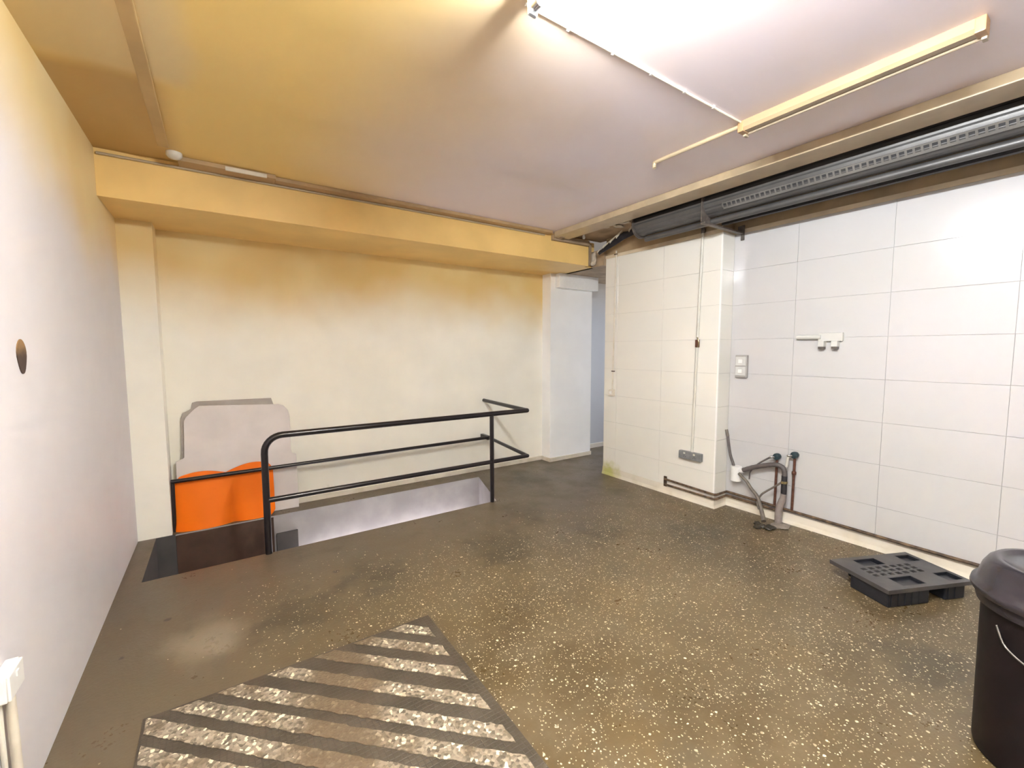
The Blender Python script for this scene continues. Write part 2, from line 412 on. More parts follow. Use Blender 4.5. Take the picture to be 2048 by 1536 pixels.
b = new(); bx(b, XL-.2, YREAR-.2, -.2, XL, 5.1, 3.3)
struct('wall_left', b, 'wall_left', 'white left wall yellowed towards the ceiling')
b = new(); bx(b, XL, YB, 0, 3.90, 5.1, 3.3)
struct('wall_back', b, 'wall_back', 'white back wall yellowed above head height')
b = new(); bx(b, 3.90, 4.885, 0, 7.2, 5.1, 3.3)
struct('wall_corridor', b, 'wall_corridor', 'bluish white wall at the far side of the corridor')
b = new(); bx(b, 7.0, 3.6, 0, 7.2, 4.885, 2.7)
struct('wall_corridor_end', b, 'wall_plain')
b = new(); bx(b, XL, YREAR-.2, 0, 5.2, YREAR, 3.3)
struct('wall_rear', b, 'wall_plain')
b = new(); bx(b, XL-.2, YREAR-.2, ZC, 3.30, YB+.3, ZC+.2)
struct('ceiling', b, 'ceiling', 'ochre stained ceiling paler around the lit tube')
b = new(); bx(b, 3.30, 3.05, ZC+.004, 4.0, 3.96, ZC+.2)
struct('ceiling_corner', b, 'soffit', 'grimy brown ceiling patch past the end of the shutter')
b = new(); bx(b, 3.9, 3.80, 2.559, 7.2, 4.9, 2.75)
struct('ceiling_corridor', b, 'soffit')

# beam across the back, its right end broken off short of the corner
b = new(); bx(b, XL, 3.946, 2.559, 3.785, YB, ZC)
bx(b, 3.785, 4.02, 2.559, 3.95, YB, ZC)
struct('trim_1', b, 'beam', 'ochre painted boxed beam along the back wall')
b = new(); bx(b, XL, 4.529, 0, -0.392, YB, 2.559)
struct('trim_2', b, 'pilaster', 'white pilaster in the back left corner')
b = new(); bx(b, 3.72, 4.588, 0, 4.478, 4.9, 2.559)
struct('trim_3', b, 'pilaster_cool', 'cool white pilaster beside the corridor')
b = new(); bx(b, 3.80, 4.50, 2.372, 4.515, 4.588, 2.559, 0.006)
tag(obj('boxed_casing', b, 'trim_white'), 'small white box casing on top of the pilaster beside the corridor', 'casing')

# skirting
b = new(); bx(b, -0.392, YB-.014, 0, 3.72, YB, 0.055, 0.005)
struct('baseboard_back', b, 'skirting')
b = new(); bx(b, 3.706, 4.574, 0, 3.72, YB-.014, 0.055, 0.004); bx(b, 3.706, 4.574, 0, 4.49, 4.588, 0.055, 0.004)
struct('baseboard_pilaster', b, 'skirting')
b = new(); bx(b, 4.478, 4.872, 0, 7.0, 4.885, 0.07, 0.004)
struct('baseboard_corridor', b, 'skirting')
def cove(b, x, y0, y1, h=0.095, d=0.022):
    pts = [(x, y0, 0), (x-d, y0, 0), (x-d*.5, y0, h*.35), (x-.004, y0, h), (x, y0, h)]
    prism(b, pts, (0, y1-y0, 0))
b = new(); cove(b, XP, YP-.0, 3.80); cove(b, XR, -1.4, YP)
prism(b, [(XP-.02, YP, 0), (XP-.02, YP-.02, 0), (XP-.012, YP-.01, .03), (XP-.004, YP-.004, .095), (XP-.004, YP, .095)], (XR-XP+.02, 0, 0))
struct('baseboard_right', b, 'skirting')

# right wall: body, then every large tile on its own
b = new()
bx(b, XR+.006, YREAR, 0, 5.2, YP+.006, 2.632)
bx(b, XP+.006, YP+.006, 0, 5.2, 3.80, 2.632)
wall_right = struct('wall_right', b, 'grout', 'white wall of large glazed tiles with a projecting pier')
rows = [0.0, 0.34, 0.665, 0.99, 1.315, 1.64, 1.965, 2.29, 2.632]
def tile(x, y0, y1, z0, z1):
    g = 0.0007; d = 0.006; ch = 0.0010
    t = random.uniform(-.0009, .0009), random.uniform(-.0009, .0009)
    bm = new(); a = []
    for (yy, zz, s, q) in ((y0, z0, 1, 1), (y1, z0, -1, 1), (y1, z1, -1, -1), (y0, z1, 1, -1)):
        e = t[0]*s + t[1]*q
        bk = bm.verts.new((x+d, yy+s*g, zz+q*g)); md = bm.verts.new((x+ch+e*.5+.0006, yy+s*g, zz+q*g))
        fr = bm.verts.new((x+e*.5+.0006, yy+s*(g+ch), zz+q*(g+ch)))
        a.append((bk, md, fr))
    bm.faces.new([v[2] for v in a])
    for i in range(4):
        j = (i+1) % 4
        bm.faces.new((a[i][0], a[j][0], a[j][1], a[i][1])); bm.faces.new((a[i][1], a[j][1], a[j][2], a[i][2]))
    return obj('tile', bm, 'tile_brightened' if x < XR-.05 else 'tile', wall_right)
for i in range(8):
    for y0, y1 in ((YP, 2.97), (2.97, 3.60), (3.60, 3.80)): tile(XP, y0, y1, rows[i], rows[i+1])
    for y0, y1 in ((1.77, YP), (1.13, 1.77), (.505, 1.13), (-.125, .505), (-.755, -.125), (-1.385, -.755)): tile(XR, y0, y1, rows[i], rows[i+1])
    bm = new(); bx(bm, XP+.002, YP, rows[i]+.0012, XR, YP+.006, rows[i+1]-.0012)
    obj('tile', bm, 'tile_brightened', wall_right)
b = new(); bx(b, XR, YREAR, 0, XR+.006, -1.387, 2.632)
struct('wall_right_rear', b, 'tile')
b = new(); bx(b, XP-.003, YP-.003, 0.06, XP+.012, YP+.012, 2.632, 0.002)
struct('trim_4', b, 'trim_white', 'bright white corner bead of the tiled pier')
b = new()   # capping strip, yellowed plaster above, dark box of the shutter
bx(b, XR-.004, -1.4, 2.632, 4.6, YP-.004, 2.668); bx(b, XP-.004, YP-.004, 2.632, 4.6, 3.80, 2.668)
struct('trim_5', b, 'cap', 'cream capping along the top of the tiles')
b = new(); bx(b, XR+.004, YREAR, 2.668, 5.2, YP+.01, 3.25); bx(b, XP+.006, YP+.01, 2.668, 5.2, 3.80, 3.25)
struct('wall_upper', b, 'upper_band', 'yellowed brown plaster above the tiles')
b = new(); bx(b, 3.30, YREAR, 3.20, 5.0, 3.05, 3.25)
struct('ceiling_shutter_box', b, 'shaft')
b = new(); bx(b, 3.30, YREAR, ZC+.2, 3.33, 3.05, 3.20); bx(b, 3.30, 3.05, ZC+.2, 4.0, 3.08, 3.25)
struct('wall_shutter_box', b, 'shaft')
# downstand lip between ceiling and shutter box, with a bright rounded arris
b = new(); bx(b, 3.185, YREAR, 2.806, 3.40, 3.87, ZC, 0.006)
struct('trim_6', b, 'ochre_gloss', 'ochre painted lip along the edge of the ceiling by the shutter')

# ------------------------------------------------------------------ roller shutter above the tiled wall
sh = thing('roller_shutter', 'grey rolled up metal shutter in the dark gap above the tiled wall', 'shutter', (3.62, 1.0, 2.60))
RX, RZ, RR = 3.62, 2.795, 0.105
b = new()
prof = []
for k in range(48):                       # rolled slats: a shallow ridge every few degrees
    a = 2*PI*k/48; r = RR - (0.004 if k % 4 == 0 else 0.0)
    prof.append((RX+r*math.cos(a), -3.0, RZ+r*math.sin(a)))
prism(b, prof, (0, 6.02, 0))
obj('rolled_curtain', b, 'shutter', sh, True, 20)
b = new(); lathe(b, [(0.125, 3.02), (0.125, 3.035), (0.05, 3.035), (0.05, 3.10)], (RX, 0, RZ), 'y', 32)
obj('end_plate', b, 'steel_grim', sh, True)
# perforated slat: two rails and bridges leaving open slots
th = math.radians(214); T = Vector((-math.sin(th), 0, math.cos(th))); Nn = Vector((math.cos(th), 0, math.sin(th)))
def slatbox(b, y0, y1, t0, t1, o=0.006):
    c = Vector((RX, 0, RZ)) + Nn*(RR-.003)
    p = [c+T*t0+Vector((0, y0, 0)), c+T*t1+Vector((0, y0, 0)), c+T*t1+Vector((0, y1, 0)), c+T*t0+Vector((0, y1, 0))]
    prism(b, p, Nn*o)
b = new(); slatbox(b, -1.2, 2.1, -0.026, -0.016); slatbox(b, -1.2, 2.1, 0.013, 0.030)
n = 88
for k in range(n+1):
    y = -1.2 + 3.3*k/n; slatbox(b, y-.006, y+.006, -0.016, 0.013)
obj('perforated_slat', b, 'slat', sh)
b = new(); slatbox(b, -1.2, 2.1, -0.0158, 0.0128, 0.0015)
obj('slot_backing', b, 'shutter_dark', sh)
b = new(); tube(b, [(3.652, -3.0, 2.662), (3.652, 2.98, 2.662)], 0.027, 16)
obj('bottom_bar', b, 'shutter', sh, True)
b = new(); bx(b, 3.86, -3.0, 2.675, 3.90, 2.3, 2.70)
obj('guide_angle', b, 'shutter_dark', sh)
b = new(); bx(b, 3.49, 2.262, 2.64, 3.62, 2.27, 2.86)
obj('hanger_plate', b, 'steel_grim', sh)
b = new(); bx(b, 3.50, 2.235, 2.622, 4.13, 2.275, 2.636); bx(b, 4.09, 2.235, 2.636, 4.13, 2.275, 2.69)
obj('bracket_arm', b, 'steel_grim', sh)
b = new(); bx(b, 4.122, 2.232, 2.565, 4.134, 2.262, 2.70)
obj('strap', b, 'steel_grim', sh)

# torn black sheet hanging from the end of the shutter to the beam corner
ts = thing('torn_sheet', 'torn black sheet with cream edges hanging past the shutter end', 'torn sheet', (3.75, 3.5, 2.64))
path = [(3.745, 3.19, 2.835), (3.75, 3.28, 2.80), (3.752, 3.37, 2.80), (3.75, 3.46, 2.765), (3.755, 3.56, 2.735), (3.75, 3.66, 2.70), (3.75, 3.745, 2.668)]
wd = [0.055, 0.035, 0.052, 0.045, 0.036, 0.03, 0.016]
def ribbon(b, lo, hi, th=0.006):
    rows_ = []
    for p, w_ in zip(path, wd):
        p = Vector(p); jx = random.uniform(-.012, .012)
        a = p+Vector((jx, .3*lo*w_, lo*w_)); c = p+Vector((-jx, .3*hi*w_, hi*w_))
        rows_.append([b.verts.new(q) for q in (a, c, c+Vector((th, 0, 0)), a+Vector((th, 0, 0)))])
    for r1, r2 in zip(rows_, rows_[1:]):
        for j in range(4): b.faces.new((r1[j], r1[(j+1) % 4], r2[(j+1) % 4], r2[j]))
    b.faces.new(rows_[0]); b.faces.new(list(reversed(rows_[-1])))
b = new(); ribbon(b, -1, .75); obj('black_layer', b, 'black_sheet', ts)
for i in (0, 2, 3, 4, 5):
    b = new(); p, q = Vector(path[i]), Vector(path[i+1])
    prism(b, [p+Vector((-.024, .0, wd[i]*.95)), q+Vector((-.024, -.0, wd[i+1]*.9)), q+Vector((-.024, -.01, wd[i+1]*.25)), p+Vector((-.024, .03, wd[i]*.35))], (.008, 0, 0))
    obj('torn_edge', b, 'cream_edge', ts)
def lump(b, c, r, sx=1, sy=1, sz=1):
    res = bmesh.ops.create_icosphere(b, subdivisions=2, radius=1)
    for v in res['verts']:
        k = r*random.uniform(.72, 1.15)
        v.co = Vector((c[0]+v.co.x*k*sx, c[1]+v.co.y*k*sy, c[2]+v.co.z*k*sz))
b = new(); bx(b, 3.80, 3.955, 2.575, 3.845, 4.03, 2.83, .004)
tag(obj('broken_stud', b, 'soffit'), 'brown stub of timber at the broken end of the beam', 'timber stub')
b = new(); lump(b, (3.875, 3.95, 2.66), .05, .6, .9, 1.7); lump(b, (3.87, 3.95, 2.60), .035, 1, 1, 1)
tag(obj('plaster_lump', b, 'plaster', None, True, 60), 'crumbled pale plaster lump in the corner under the torn black sheet', 'plaster')
b = new(); bx(b, 3.20, 3.90, 2.785, 3.76, 3.946, 2.845, .005); bx(b, 3.24, 3.82, 2.80, 3.30, 3.95, 2.845, .004)
tag(obj('conduit_box', b, 'soffit'), 'grimy brown conduit run along the top right end of the beam', 'conduit')
for k, (x, y) in enumerate(((3.28, 3.80), (3.55, 3.78))):
    b = new(); lathe(b, [(0.012, -.03), (0.016, -.02), (0.016, .0), (.008, .02)], (x, y, 2.845), 'z', 12)
    tag(obj('conduit_plug', b, 'white_plastic', None, True), ['small pale plug at the ceiling corner, end of the ochre lip', 'small pale plug at the ceiling corner, nearer the torn black sheet'][k], 'plug')
b = new()
for (c, r, a) in (((3.45, 3.42, 2.862), .05, 2.6), ((3.52, 3.18, 2.862), .05, 2.2), ((3.62, 3.32, 2.862), .04, 2.0)):
    lump(b, c, r, a, 1.1, .35)
tag(obj('ceiling_flake', b, 'plaster', None, True, 60), 'ragged flaking plaster on the soffit past the shutter end', 'plaster')

# ------------------------------------------------------------------ ceiling fittings
def batten(name, label, x, y0, y1, lit, tube_mat='old_tube'):
    t = thing(name, label, 'light fitting', (x, (y0+y1)/2, ZC-.09))
    body = 'lit_batten' if lit else 'batten'
    b = new(); hw = .024 if lit else .03; hd = .04 if lit else .055
    prism(b, [(x-hw, y0, ZC), (x-hw, y0, ZC-hd*.7), (x-hw*.6, y0, ZC-hd), (x+hw*.6, y0, ZC-hd), (x+hw, y0, ZC-hd*.7), (x+hw, y0, ZC)], (0, y1-y0, 0))
    obj('spine', b, body, t)
    dx, dz = (0.0, ZC-.088) if lit else (.040, ZC-.046)     # tube below the lit spine, at the side of the unlit one
    for ye in (y0, y1):
        s = 1 if ye == y0 else -1
        b = new(); bx(b, x-hw-.002, ye-.004 if s > 0 else ye-.03, ZC-hd-.004, x+hw+.002, ye+.03 if s > 0 else ye+.004, ZC, .004)
        obj('end_cap', b, 'lit_batten' if lit else 'batten_end', t)
        b = new(); bx(b, x+dx-.018, min(ye, ye+s*.018), dz-.022, x+dx+.018, max(ye, ye+s*.018), dz+.05 if lit else dz+.03, .004)
        obj('lamp_holder', b, 'old_tube' if not lit else 'lit_batten', t)
        b = new(); tube(b, [(x+dx, ye+s*.018, dz), (x+dx, ye+s*.055, dz)], .0150, 16)
        obj('tube_collar', b, 'chrome' if lit else 'old_tube', t, True)
    b = new(); tube(b, [(x+dx, y0+.02, dz), (x+dx, y1-.02, dz)], .0145, 16)
    obj('fluorescent_tube', b, tube_mat, t, True)
    return t
batten('ceiling_batten', 'lit fluorescent batten just at the top edge of the photo', 1.00, -0.17, 1.355, True, 'tube')
batten('ceiling_batten', 'added fill batten behind the viewer, unseen, for more even light', 0.35, -2.4, -0.9, True, 'fill_tube')
batten('ceiling_batten', 'unlit yellowed fluorescent batten near the roller shutter', 2.60, 0.465, 1.45, False)
b = new(); tube(b, smooth_path([(2.60, 1.45, ZC-.012), (2.60, 1.75, ZC-.011), (2.595, 2.035, ZC-.012), (2.595, 2.055, ZC-.018), (2.595, 2.06, ZC-.035), (2.595, 2.055, ZC-.05)], 4), .013, 10)
tag(obj('cable_conduit', b, 'ochre_gloss', None, True), 'thin ochre conduit running on from the unlit batten, end hooked down', 'conduit')
t = thing('cable_conduit', 'thin pale conduit across the ceiling between the lit and unlit battens', 'conduit', (1.75, 1.435, ZC-.03))
b = new(); tube(b, [(1.03, 1.43, ZC-.006), (2.57, 1.437, ZC-.006)], .006, 10)
obj('pipe', b, 'cream_plastic', t, True)
for k in range(5):
    x = 1.25+.26*k; b = new(); bx(b, x-.006, 1.427, ZC-.0125, x+.006, 1.441, ZC)
    obj('clip', b, 'trim_white', t)
b = new(); bx(b, -0.262, 1.0, ZC-.014, -0.205, 3.66, ZC, .004)
o = obj('cable_trunking', b, 'soffit'); o.data.materials[0] = simple('brown_ochre_trunking', (0.50, 0.33, 0.135), .4, var=.08, scale=4)
tag(o, 'flat ochre cable trunking on the ceiling by the left wall', 'trunking')
b = new(); lathe(b, [(.045, 0), (.045, -.02), (.032, -.036), (.010, -.042)], (-0.185, 3.76, ZC), 'z', 24)
tag(obj('junction_box', b, 'cream_plastic', None, True), 'round cream junction box at the end of the ceiling trunking', 'junction box')
b = new(); bx(b, -0.17, 3.80, ZC-.03, 0.42, 3.93, ZC, .004); bx(b, 0.42, 3.84, ZC-.028, 3.14, 3.93, ZC, .004)
o = obj('cable_trunking', b, M['soffit']); o.data.materials[0] = simple('shaded_ochre_trunking', (0.46, 0.30, 0.15), .45, var=.1, scale=4)  # ochre darkened to include the soft shade in front of the beam
tag(o, 'ochre trunking along the ceiling in front of the beam, shade painted in', 'trunking')
b = new(); bx(b, 0.10, 3.785, ZC-.04, 0.36, 3.80, ZC-.012, .004)
tag(obj('cover_strip', b, 'cream_plastic'), 'short pale cover strip on the trunking near the round junction box', 'cover strip')
b = new(); tube(b, [(-.60, 3.935, ZC-.035), (3.1, 3.935, ZC-.035)], .009, 10)
tag(obj('cable_conduit', b, 'ochre_gloss', None, True), 'thin ochre cable along the top edge of the beam', 'conduit')

# ------------------------------------------------------------------ guard railing round the stairwell
rl = thing('guard_railing', 'black tubular steel guard railing around the stairwell opening', 'railing', (1.3, 3.7, 0))
def arc(p, c0, c1, n=8): pass
bend = [(0.250, 3.695, 0.0), (0.250, 3.695, 0.77)]
for k in range(1, 9):
    a = PI/2*k/8; bend.append((0.250+.125*(1-math.cos(a)), 3.695, .779+.125*math.sin(a)))
bend += [(1.5, 3.698, .904), (2.686, 3.70, .904)]
b = new(); tube(b, bend, .0245, 16); obj('top_rail', b, 'black_steel', rl, True)
b = new(); tube(b, [(2.686, 3.70, .904), (2.778, YB, .904)], .022, 14)
lathe(b, [(.0001, -.0245), (.0173, -.0173), (.0245, 0), (.0173, .0173), (.0001, .0245)], (2.686, 3.70, .904), 'z', 14)
obj('top_return', b, 'black_steel', rl, True)
b = new(); tube(b, [(0.250, 3.695, .414), (2.692, 3.70, .414)], .0205, 14); obj('lower_rail', b, 'black_steel', rl, True)
b = new(); tube(b, [(2.692, 3.70, .414), (2.752, 4.60, .450)], .0195, 14)
lathe(b, [(.0001, -.0205), (.0145, -.0145), (.0205, 0), (.0145, .0145), (.0001, .0205)], (2.692, 3.70, .414), 'z', 14)
obj('lower_return', b, 'black_steel', rl, True)
b = new(); tube(b, [(2.246, 3.698, 0), (2.246, 3.698, .90)], .0215, 14); obj('post', b, 'black_steel', rl, True)
b = new(); tube(b, [(-0.386, 4.60, .436), (2.76, 4.60, .455)], .0185, 14); obj('wall_bar', b, 'black_steel', rl, True)
b = new(); tube(b, [(-0.374, 4.60, .43), (-0.379, 4.60, .0)], .014, 12); obj('leg', b, 'black_steel', rl, True)
b = new(); bx(b, 2.725, 4.585, .425, 2.765, YB, .475, .003); obj('bracket', b, 'black_steel', rl)

# ------------------------------------------------------------------ panels and orange sheet leaning behind the rail
def lean(pts, y_bot, y_top, z_top, th):
    """outline (x,z) leant against the back wall"""
    def Y(z): return y_bot + (y_top-y_bot)*z/z_top
    return [(x, Y(z), z) for x, z in pts], (0, th, 0)
front = [(-.358, 0), (-.352, .40), (-.35, .585), (-.30, .60), (-.287, .61), (-.280, .93), (-.262, .965), (-.20, 1.03), (-.165, 1.056), (.46, 1.028),
         (.50, 1.01), (.535, .965), (.548, .90), (.542, .585), (.55, .54), (.590, .525), (.592, 0)]
p, v = lean(front, 4.655, 4.715, 1.09, .014)
b = new(); prism(b, p, v); bmesh.ops.bevel(b, geom=list(b.edges), offset=.003, segments=1, affect='EDGES')
t = thing('plastic_tray', 'pale grey plastic tray with clipped shoulders and wider foot leaning on the back wall', 'tray', (.1, 4.67, 0))
obj('sheet', b, 'panel_grey', t)
b = new(); bx(b, .43, 4.690, .50, .47, 4.70, .575, .002); obj('lug', b, 'panel_grey_dim', t)
back = [(-.31, 0), (-.31, .60), (-.302, .95), (-.285, 1.0), (-.24, 1.018), (-.225, 1.03), (-.215, 1.085), (-.18, 1.094), (.40, 1.088), (.412, 1.03), (.52, .90), (.52, 0)]
p, v = lean(back, 4.685, 4.745, 1.1, .012)
b = new(); prism(b, p, v); bmesh.ops.bevel(b, geom=list(b.edges), offset=.003, segments=1, affect='EDGES')
tag(obj('plastic_tray', b, 'panel_grey_dim'), 'dull grey plastic tray showing behind the top edge of the pale one', 'tray')

b = new(); NX, NZ = 40, 16; gv = []
def orange_pt(u, s, back_):
    x = -.372 + .752*u
    lobe = -.060*(abs(math.sin(PI*min(1, u/.56)))**.8 if u < .56 else .72*abs(math.sin(PI*(u-.56)/.44))**.8)
    ztop = .445 + .035*math.sin(PI*min(1, u/.50)) if u < .5 else .445 + .058*math.sin(PI*min(1, (u-.5)/.5+.0)*.85)
    zbot = .0
    rnd = .06
    eL, eR = max(0, 1-u/.07), max(0, 1-(1-u)/.07)
    ztop -= .05*(eL**2+eR**2) + 0.0
    zb = zbot + .045*eR**2
    z = zb + (ztop-zb)*s
    y = 4.585 + .078*(z/.48) + lobe*max(0, 1-1.0*(z/.48))
    return Vector((x, y + (.007 if back_ else 0), z))
for back_ in (0, 1):
    gv.append([[b.verts.new(orange_pt(i/NX, j/NZ, back_)) for j in range(NZ+1)] for i in range(NX+1)])
for g_, fl_ in ((gv[0], 0), (gv[1], 1)):
    for i in range(NX):
        for j in range(NZ):
            f = (g_[i][j], g_[i+1][j], g_[i+1][j+1], g_[i][j+1]); b.faces.new(f if not fl_ else tuple(reversed(f)))
for i in range(NX):
    for j in (0, NZ): b.faces.new((gv[0][i][j], gv[0][i+1][j], gv[1][i+1][j], gv[1][i][j]))
for j in range(NZ):
    for i in (0, NX): b.faces.new((gv[0][i][j], gv[0][i][j+1], gv[1][i][j+1], gv[1][i][j]))
tag(obj('orange_sheet', b, 'orange', None, True, 50), 'bright orange bowed plastic sheet standing behind the black rail', 'plastic sheet')

# ------------------------------------------------------------------ striped floor hatch
hx0, hx1, hy0, hy1 = -0.335, 0.945, 1.00, 2.285
ht = thing('floor_hatch', 'dark gritty floor hatch with worn white diagonal stripes', 'hatch', ((hx0+hx1)/2, (hy0+hy1)/2, 0))
b = new(); bx(b, hx0, hy0, 0, hx1, hy1, .004, .0015); obj('plate', b, 'hatch', ht)
def clip(poly, a, c, keep_less):
    out = []
    for i in range(len(poly)):
        p, q = poly[i], poly[(i+1) % len(poly)]
        fp, fq = a[0]*p[0]+a[1]*p[1]-c, a[0]*q[0]+a[1]*q[1]-c
        if not keep_less: fp, fq = -fp, -fq
        if fp <= 0: out.append(p)
        if (fp < 0) != (fq < 0):
            s = fp/(fp-fq); out.append((p[0]+s*(q[0]-p[0]), p[1]+s*(q[1]-p[1])))
    return out
for c in (3.03, 2.845, 2.655, 2.445, 2.25, 2.085, 1.915, 1.755, 1.59, 1.42, 1.25, 1.08):
    base = [(hx0+.012, hy0+.02), (hx1-.045, hy0+.02), (hx1-.045, hy1-.012), (hx0+.012, hy1-.012)]
    # stripes rise a little steeper than 45 degrees
    pl = clip(clip(base, (1, 1.02), c+.04+.050, True), (1, 1.02), c+.04-.048, False)
    if len(pl) < 3: continue
    # ragged worn edge: subdivide and jitter
    pts = []
    for i in range(len(pl)):
        p, q = Vector(pl[i]), Vector(pl[(i+1) % len(pl)]); L = (q-p).length
        if L < 1e-4: continue
        k = max(1, int(L/.025))
        for j in range(k):
            s = p.lerp(q, j/k)
            if j: s += Vector((random.uniform(-.004, .004), random.uniform(-.004, .004)))
            pts.append((s.x, s.y, .004))
    b = new(); prism(b, pts, (0, 0, .0025)); obj('stripe', b, 'strip', ht)

# ------------------------------------------------------------------ black plastic pallet
pa = thing('plastic_pallet', 'small black plastic pallet lying on the floor by the right wall', 'pallet', (3.604, .856, 0))
O = Vector((3.237, .801)); ex = Vector((.913, -.408)); ey = Vector((.408, .913))
PW, PD, PT, PB = .622, .394, .114, .102
def P3(u, v, z): q = O + ex*u + ey*v; return (q.x, q.y, z)
def pbox(b, u0, v0, z0, u1, v1, z1, bev=.003):
    bm2 = new(); bx(bm2, u0, v0, z0, u1, v1, z1, bev)
    for v_ in bm2.verts: v_.co = Vector(P3(v_.co.x, v_.co.y, v_.co.z))
    me = bpy.data.meshes.new('tmp'); bm2.to_mesh(me); bm2.free(); b.from_mesh(me); bpy.data.meshes.remove(me)
# deck: a plate with real openings (cells of a grid that are left out)
DZ = .099
us = [0, .085, .120, .142, .177, .199, .234, .256, .291, .313, .348, .370, .405, .427, .462, .484, PW]
vs_ = [0, .02, .03, .105, .125, .150, .176, .190, .216, .230, .256, .275, .36, PD]
b = new()
cups = [(.142, .313, .03, .125), (.142, .313, .275, .36), (.484, .598, .03, .125), (.484, .598, .275, .36)]
slots_u = ((.085, .120), (.142, .177), (.199, .234), (.256, .291), (.313, .348), (.370, .405), (.427, .462))
us = sorted(set(us+[.598])); 
for i in range(len(us)-1):
    for j in range(len(vs_)-1):
        u, v = (us[i]+us[i+1])/2, (vs_[j]+vs_[j+1])/2
        if any(a < u < c and d < v < e for a, c, d, e in cups): continue
        if (us[i], us[i+1]) in slots_u and (vs_[j], vs_[j+1]) in ((.150, .176), (.190, .216), (.230, .256)): continue
        pbox(b, us[i]-.0001, vs_[j]-.0001, DZ, us[i+1]+.0001, vs_[j+1]+.0001, PT, 0)
for q in ((0, 0, PW, .006), (0, PD-.006, PW, PD), (0, 0, .006, PD), (PW-.006, 0, PW, PD)): pbox(b, q[0], q[1], DZ-.010, q[2], q[3], DZ+.001, 0)
obj('deck', b, 'pallet', pa)
for (a, c, d, e) in cups:
    b = new()
    pbox(b, a, d, DZ-.055, c, e, DZ-.05, 0)
    for q in ((a, d, a+.004, e), (c-.004, d, c, e), (a, d, c, d+.004), (a, e-.004, c, e)): pbox(b, q[0], q[1], DZ-.055, q[2], q[3], PT-.001, 0)
    pbox(b, (a+c)/2-.03, (d+e)/2-.006, DZ-.05, (a+c)/2+.03, (d+e)/2+.006, DZ-.015, 0)
    obj('nesting_cup', b, 'pallet_shaded', pa)
b = new(); pbox(b, .07, .140, DZ-.045, .475, .265, DZ-.041, 0); obj('under_tray', b, 'pallet_shaded', pa)
for (u0, v0, u1, v1) in ((.010, .008, .31, .25), (.44, .015, .59, .135), (.13, .285, .29, .375), (.44, .285, .59, .375)):
    b = new(); pbox(b, u0, v0, 0, u1, v1, DZ-.002, .008); obj('foot', b, 'pallet_shaded', pa)
    for q in range(int((u1-u0)/.05)):
        b = new(); pbox(b, u0+.02+q*.05, v0-.003, .006, u0+.032+q*.05, v0+.001, DZ-.012, 0); obj('foot_rib', b, 'pallet_shaded', pa)


# ------------------------------------------------------------------ black dustbin
BX, BY = 2.479, .125
db = thing('dustbin', 'black round plastic dustbin with lid at the lower right edge', 'dustbin', (BX, BY, 0))
b = new(); lathe(b, [(.188, 0), (.197, .005), (.2, .02), (.203, .30), (.206, .575), (.207, .60)], (BX, BY, 0), 'z', 56); obj('body', b, 'bin', db, True)
b = new(); lathe(b, [(.208, .588), (.219, .585), (.223, .60), (.220, .622), (.209, .628)], (BX, BY, 0), 'z', 56); obj('rim', b, 'bin_lid', db, True)
b = new(); lathe(b, [(.212, .629), (.234, .626), (.240, .640), (.237, .655), (.224, .664), (.217, .690), (.210, .715), (.196, .742), (.180, .756), (.162, .757), (.152, .745), (.10, .750), (.0005, .757)], (BX, BY, 0), 'z', 56)
obj('lid', b, 'bin_lid', db, True, 60)
b = new(); bx(b, BX-.05, BY-.012, .750, BX+.05, BY+.012, .772, .004); obj('lid_handle', b, 'bin_lid', db)
b = new()
pts = []
for k in range(13):     # bail handle hanging against the side that faces the room
    a = math.radians(137 + 105*k/12); q = math.sin(PI*k/12)
    pts.append((BX+(.208+.018*q)*math.cos(a), BY+(.208+.018*q)*math.sin(a), .535-.095*q**.5))
tube(b, smooth_path(pts, 3), .0035, 8); obj('handle', b, 'wire', db, True)

# ------------------------------------------------------------------ fittings on the right wall
sw = thing('wall_switch', 'white double surface switch box beside the tiled pier', 'switch', (XR-.02, 2.20, 1.28))
b = new(); bx(b, XR-.036, 2.148, 1.278, XR, 2.258, 1.490, .006); obj('back_box', b, 'switch_box', sw)
for z in (1.338, 1.432):
    b = new(); bx(b, XR-.044, 2.155, z-.042, XR-.036, 2.251, z+.042, .003); f = obj('face_plate', b, 'switch_face', sw)
    b = new(); bx(b, XR-.050, 2.185, z-.018, XR-.044, 2.222, z+.018, .002); obj('rocker', b, 'white_plastic', f)
hk = thing('pipe_bracket', 'white double bracket with two stubs and short pipe on the tiles', 'bracket', (XR-.02, 1.5, 1.57))
b = new(); tube(b, [(XR-.022, 1.735, 1.648), (XR-.022, 1.555, 1.645)], .020, 14); obj('pipe', b, 'switch_face', hk, True)
b = new(); bx(b, XR-.030, 1.405, 1.610, XR, 1.575, 1.678, .005); obj('plate', b, 'switch_face', hk)
for y in (1.545, 1.452):
    b = new(); bx(b, XR-.055, y-.022, 1.565, XR, y+.022, 1.612, .005); s_ = obj('stub', b, 'switch_face', hk)
    b = new(); bx(b, XR-.05, y-.019, 1.547, XR-.005, y+.019, 1.566, 0); obj('stub_opening', b, 'steel_grim', s_)
b = new(); lathe(b, [(.006, -.006), (.006, 0)], (XR, 1.72, 1.663), 'x', 10)
tag(obj('wall_screw', b, 'steel_grim', None), 'single dark screw in the tiles left of the white bracket', 'screw')

